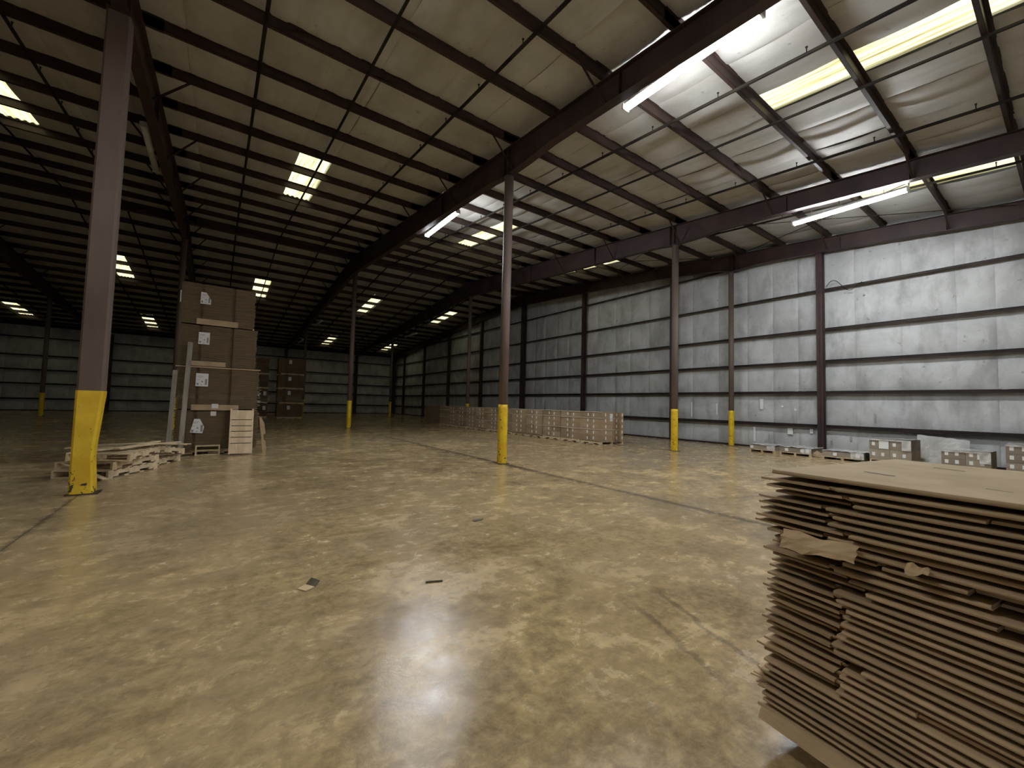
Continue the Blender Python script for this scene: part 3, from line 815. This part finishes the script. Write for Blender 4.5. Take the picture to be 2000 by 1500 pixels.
for k in range(16):
    zz = 1.28+.5*random.random(); xx = .96; d = random.uniform(.01, .05)
    fz.bar((xx-.03, TY-.03, zz), (xx+d, TY-.04, zz+random.uniform(-.04, .04)), .03, .004)
tag(obj('torn_film', fz, 'white', tw[1], (-tw[1].location.x, -tw[1].location.y, -tw[1].location.z), fix=False), 'frayed white scraps of film')
tp = pallet('wooden pallet under the tall cardboard tower', (.07, TY+.66, 0), 0, 1.6, 1.1, .138)
# slab between second and third tier: light cap edge
on_bundle(tw[1], 'cap_sheet', -.87, .96, 2.255, 2.285, TY-.01, 'pad', 'pale cap sheet', .03)
# two grey timbers leaning on the tower
def lean(label, p0, p1, w, d, mat='wood_grey'):
    t = MB().bar(p0, p1, w, d, (0, -1, 0)); return tag(obj('timber', t, mat), label, 'timber')
lean('shorter grey timber leaning on the left edge of the tall cardboard tower', (-.90, 13.13, .05), (-.865, 13.29, 2.15), .095, .05)
lean('longer grey timber leaning on the front of the tall cardboard tower', (-.655, 13.02, .05), (-.60, 13.27, 2.88), .10, .05)
# upright pallet leaning on the tower
up = pallet('pale new pallet standing upright against the tall cardboard tower', (.585, 13.10, .004), 0, 1.2, .53, .11, 7, 'wood_light', notch=False)
for ch in list(up.children):
    if ch.name.startswith('stringer') and abs(ch.bound_box[0][1]) < .1 and abs(ch.bound_box[2][1]) < .1: bpy.data.objects.remove(ch)
for ch in list(up.children):
    if ch.name.startswith(('deck_board', 'bottom_board')): bpy.data.objects.remove(ch)
zz = -.585
for w in (.265, .145, .145, .13, .15, .25):
    b = MB().box(0, w-.006, -.262, .262, .092, .112); obj('deck_board', b, 'wood_light', up, (zz, 0, 0)); zz += w+.012
# local x -> up, local z -> toward the viewer (-y)
up.rotation_euler = Matrix(((0, 1, 0), (-math.sin(math.radians(9)), 0, -math.cos(math.radians(9))), (math.cos(math.radians(9)), 0, -math.sin(math.radians(9))))).transposed().to_euler() if False else (0, 0, 0)
_a = math.radians(8)
ex = Vector((0, math.sin(_a), math.cos(_a))); ez = Vector((0, -math.cos(_a), math.sin(_a))); ey = ez.cross(ex)
mm = Matrix((ex, ey, ez)).transposed(); up.rotation_euler = mm.to_euler(); up.location = (.587, 13.19, .605)
# small open wooden crate end on the floor in front of the tower
t = thing('wooden_frame', 'small open wooden frame with a middle rail on the floor before the tower', 'wooden frame', (-.11, 13.24, 0))
for nm, q in (('rail', (-.26, .26, -.05, .05, 0, .03)), ('rail', (-.26, .26, -.05, .05, .115, .145)), ('rail', (-.26, .26, -.05, .05, .232, .262)), ('post', (-.26, -.225, -.045, .045, .03, .232)), ('post', (.225, .26, -.045, .045, .03, .232))):
    if nm == 'post':
        obj('post', MB().box(q[0], q[1], q[2], q[3], .03, .115), 'wood', t); obj('post', MB().box(q[0], q[1], q[2], q[3], .145, .232), 'wood', t)
    else: obj('rail', MB().box(*q), 'wood', t)
# torn board leaning at the right
pts = [(1.00, .99), (1.055, .97), (1.10, .86), (1.13, .80), (1.14, .70), (1.17, .52), (1.12, .50), (1.13, .36), (1.17, .33), (1.205, .12), (1.20, .0), (1.12, .0), (1.09, .22), (1.07, .45), (1.03, .68), (1.01, .85)]
tag(obj('torn_board', MB().prism(pts, 'y', 13.36, 13.375), 'pad'), 'ragged strip of tan cardboard leaning at the right of the tall tower', 'cardboard sheet')

# ------------------------------------------------------------------ dark stacks in the background
bgy = 35.6
for k, (za, zb) in enumerate(((.14, 1.12), (1.26, 2.24), (2.38, 3.32), (3.48, 4.62))):
    w = ['lowest', 'second', 'third', 'top'][k]
    b = bundle(f'{w} bundle of the distant dark stack left of the far yellow column', 3.75, 5.55, bgy, bgy+1.3, za, zb, (4.25, 5.15), .02, 'bundle', None, 20)
    on_bundle(b, 'label', 4.42, 4.62, zb-.42, zb-.12, bgy-.03, 'white')
    pl = pallet(f'wooden pallet under the {w} bundle of the distant stack', (4.65+.05*(k % 2), bgy+.62, zb if False else za-.14), 0, 1.7-.12*(k % 2), 1.2, .138, 7, 'wood')
    b2 = bundle(f'{w} bundle of the dark stack seen just right of the tall tower', 1.75, 3.25, 36.9, 38.2, za, zb, (2.2, 2.9), .02, 'bundle', None, 20)
    if k < 2: on_bundle(b2, 'label', 2.93, 3.12, zb-.5, zb-.2, 36.87, 'white')
    pallet(f'wooden pallet under the {w} bundle right of the tall tower', (2.5, 37.5, za-.14), 0, 1.45, 1.2, .138, 7, 'wood')

# ------------------------------------------------------------------ heap of pallets by the near column
ang = math.radians(62)
pA = pallet('lowest pallet of the broken heap beside the near column', (-1.60, 10.93, 0), ang, 1.22, .9, .14)
dup(pA, (-1.58, 10.96, .141), ang+.03, 'second pallet up in the broken heap beside the near column')
dup(pA, (-1.28, 12.06, 0), ang+.04, 'far pallet on the floor, right end of the broken heap')
def board(label, p0, p1, w, h, mat='wood'):
    return tag(obj('loose_board', MB().bar(p0, p1, w, h), mat), label, 'board')
q1 = dup(pA, (-1.50, 10.93, .312), 0, 'tilted pallet on top of the broken heap', rot=(.035, -.02, ang+.22))
q2 = dup(pA, (-1.20, 11.92, .245), 0, 'pallet sliding off the right side of the broken heap', rot=(-.02, .16, ang+.05))
HB = [((-2.2, 11.0, .49), (-1.3, 10.72, .50), .10, .02), ((-2.16, 10.60, .28), (-1.50, 10.04, .012), .10, .018), ((-1.45, 10.5, .495), (-.95, 11.45, .54), .11, .02), ((-1.15, 10.9, .52), (-.62, 11.75, .49), .10, .02),
      ((-1.0, 11.35, .50), (-.55, 12.45, .36), .10, .018), ((-.95, 11.75, .47), (-.45, 12.3, .39), .09, .018), ((-1.75, 10.45, .485), (-1.05, 11.0, .515), .12, .022), ((-2.0, 11.4, .49), (-1.15, 11.25, .53), .10, .02)]
HL = ['loose board at the left end of the pallet heap, just left of the column', 'loose board low at the left front of the pallet heap', 'long loose board along the top of the pallet heap', 'loose board across the middle of the pallet heap front',
      'loose board sloping down at the right of the pallet heap', 'loose board at the far right of the pallet heap', 'wide loose board just right of the column on the heap', 'loose board at the back of the pallet heap']
for (p, q, w, h), l in zip(HB, HL): board(l, p, q, w, h)

# ------------------------------------------------------------------ wrapped loads along the right wall
def low_load(label, x0, y0, y1, h, labels, film=True, dark=False):
    t = thing('wrapped_load', label, 'wrapped pallet load', (x0, (y0+y1)/2, 0)); W = 1.15; Lh = (y1-y0)/2
    for yy in (-Lh+.04, 0, Lh-.04): obj('skid', MB().box(.02, W-.02, yy-.035, yy+.035, 0, .07), 'wood', t)
    obj('deck', MB().box(0, W, -Lh, Lh, .07, .09), 'wood', t)
    obj('tray', MB().box(.02, W-.03, -Lh+.02, Lh-.02, .09, h-.03), 'carton_grey', t)
    rows = []
    for i in range(9):
        rows.append([(0+W*i/8+random.uniform(-.006, .006), -Lh+2*Lh*j/10+random.uniform(-.006, .006), h-.012+random.uniform(-.012, .02)) for j in range(11)])
    fm = MB(); fm.grid(rows)
    sd = [[(-.004+random.uniform(-.006, .004), -Lh+2*Lh*j/10, .085+(h-.10)*i/3) for j in range(11)] for i in range(4)]
    obj('film_top', fm, 'film', t, fix=False)
    fs2 = MB(); 
    half = [r[6:] if dark else r[:4] for r in sd]; fs2.grid(half); obj('film_side', fs2, 'film', t, fix=False)
    if dark:
        obj('dark_cover', MB().box(-.01, W, Lh-.02-.30, Lh+.0, .03, h-.02), 'dark_film', t)
    for yy in labels: obj('label', MB().box(-.016, -.010, yy-.05, yy+.05, h*.45, h*.45+.10), 'white', t)
    return t
low_load('flat film wrapped load on a skid next to the yellow column by the wall', 16.42, 6.56, 7.45, .27, (.33,))
low_load('flat film wrapped load with two white labels left of the wall post', 16.42, 5.44, 6.42, .28, (.25, -.38, -.22))
t3 = low_load('flat wrapped load with a dark film end, right of the wall post', 16.30, 4.02, 5.12, .29, (.18, -.40))
obj('dark_cover', MB().box(.02, 1.1, -.575, -.30, .04, .27), 'dark_film', t3)
tag(obj('bent_flap', MB().hexa([(16.5, 5.18, 0), (16.9, 5.15, 0), (16.9, 5.42, .02), (16.5, 5.42, .02), (16.5, 5.18, .012), (16.9, 5.15, .012), (16.9, 5.42, .20), (16.5, 5.42, .14)]), 'carton'), 'brown cardboard flap lying between two flat wrapped loads', 'cardboard sheet')
def carton_load(label, x0, y0, y1, layers, hl, zb, big):
    W = 1.15; n = 2; cl = (y1-y0)/n
    pallet(f'wooden pallet under the {label}', (x0+W/2, (y0+y1)/2, 0), 0, 1.15, (y1-y0)-.02, zb-.002)
    short = label.split(' beside')[0].split(' in front')[0].split(' at the')[0] + (' at the right edge' if 'edge' in label else '')
    for k in range(layers):
        for c in range(n):
            ww = ['lower', 'upper', 'third'][k] if layers > 1 else 'only'
            o = obj('carton', MB().box(0, W, 0, cl-.006, 0, hl-.004), 'carton_grey', None, (x0, y1-(c+1)*cl, zb+k*hl))
            tag(o, f"{ww} brown carton, {'left' if c == 0 else 'right'} half of the {short}", 'carton', 'cartons along the right wall')
            for yy in (.12, cl-.14): obj('label', MB().box(-.006, 0, yy, yy+.07, hl*.35, hl*.35+.10), 'white', o)
            if k == layers-1 and c == (0 if big else 1): obj('shipping_label', MB().box(-.012, -.007, .02, .24, .02, hl-.04), 'label', o)
    zt = zb+layers*hl
    t = thing('stretch_film', f'shiny clear film over the top of the {short}', 'plastic wrap', (x0, y0, zt))
    rows = [[(-.015+(W+.02)*i/5, (y1-y0)*j/10, .006+random.uniform(0, .014)) for j in range(11)] for i in range(6)]
    mb = MB(); mb.grid(rows); obj('film_top', mb, 'film', t, fix=False)
    mb = MB(); mb.grid([[(-.02-random.uniform(0, .008), (y1-y0)*j/10, -.045*i+.004) for j in range(11)] for i in range(2)]); obj('film_edge', mb, 'film', t, fix=False)
    mb = MB(); mb.grid([[(-.018-random.uniform(0, .012), .10*j, -.30*i/3) for j in range(3)] for i in range(4)]); obj('film_side', mb, 'film', t, fix=False)
carton_load('two layer carton pile beside the flat wrapped loads', 16.42, 2.97, 3.92, 2, .305, .14, True)
carton_load('film wrapped carton load in front of the grey plastic sheet', 16.42, 1.46, 2.37, 2, .215, .14, False)
carton_load('carton load at the right edge beside the wall', 16.42, .30, 1.22, 3, .225, .14, False)
# grey plastic sheet draped on the lower wall
rows = []
for i in range(9):
    s = i/8; rows.append([(XR-.42-.025*math.sin(j*.9+i*.4)-.008*random.random()-.10*(1-s), 3.12-1.12*j/12, .02+(.88-.10*j/12)*s+random.uniform(-.01, .01)) for j in range(13)])
pm = MB(); k = 13; fr = [p for r in rows for p in r]; pm.grid(rows)
pm.grid([[(p[0]+.004, p[1], p[2]) for p in r] for r in rows])
tag(obj('plastic_sheet', pm, 'film_grey', fix=False), 'crumpled grey plastic sheet draped on the lower wall behind cartons', 'plastic sheet')

# ------------------------------------------------------------------ scraps on the floor
def scrap(label, x, y, rz, pts, h=.012, mat='scrap'):
    o = obj('floor_scrap', MB().prism(pts, 'z', 0, h), mat, None, (x, y, .001), rz); return tag(o, label, 'scrap')
sf = scrap('folded dark cardboard scrap on the open floor, the nearest one', .69, 3.68, .55, [(-.085, -.05), (.0, -.05), (.0, .05), (-.085, .045)], .006, 'sheet')
obj('folded_flap', MB().hexa([(0, -.05, 0), (.055, -.045, .03), (.055, .05, .034), (0, .05, 0), (0, -.05, .006), (.052, -.045, .036), (.052, .05, .040), (0, .05, .006)]), 'scrap', sf)
scrap('thin tan splinter lying on the floor near the light reflection', 1.56, 3.22, -.35, [(-.07, -.008), (.07, -.006), (.07, .006), (-.07, .010)], .012)
scrap('small dark scrap on the floor before the middle column', 2.82, 4.62, .2, [(-.08, -.03), (.05, -.04), (.10, .0), (.0, .03), (-.06, .03)], .008)
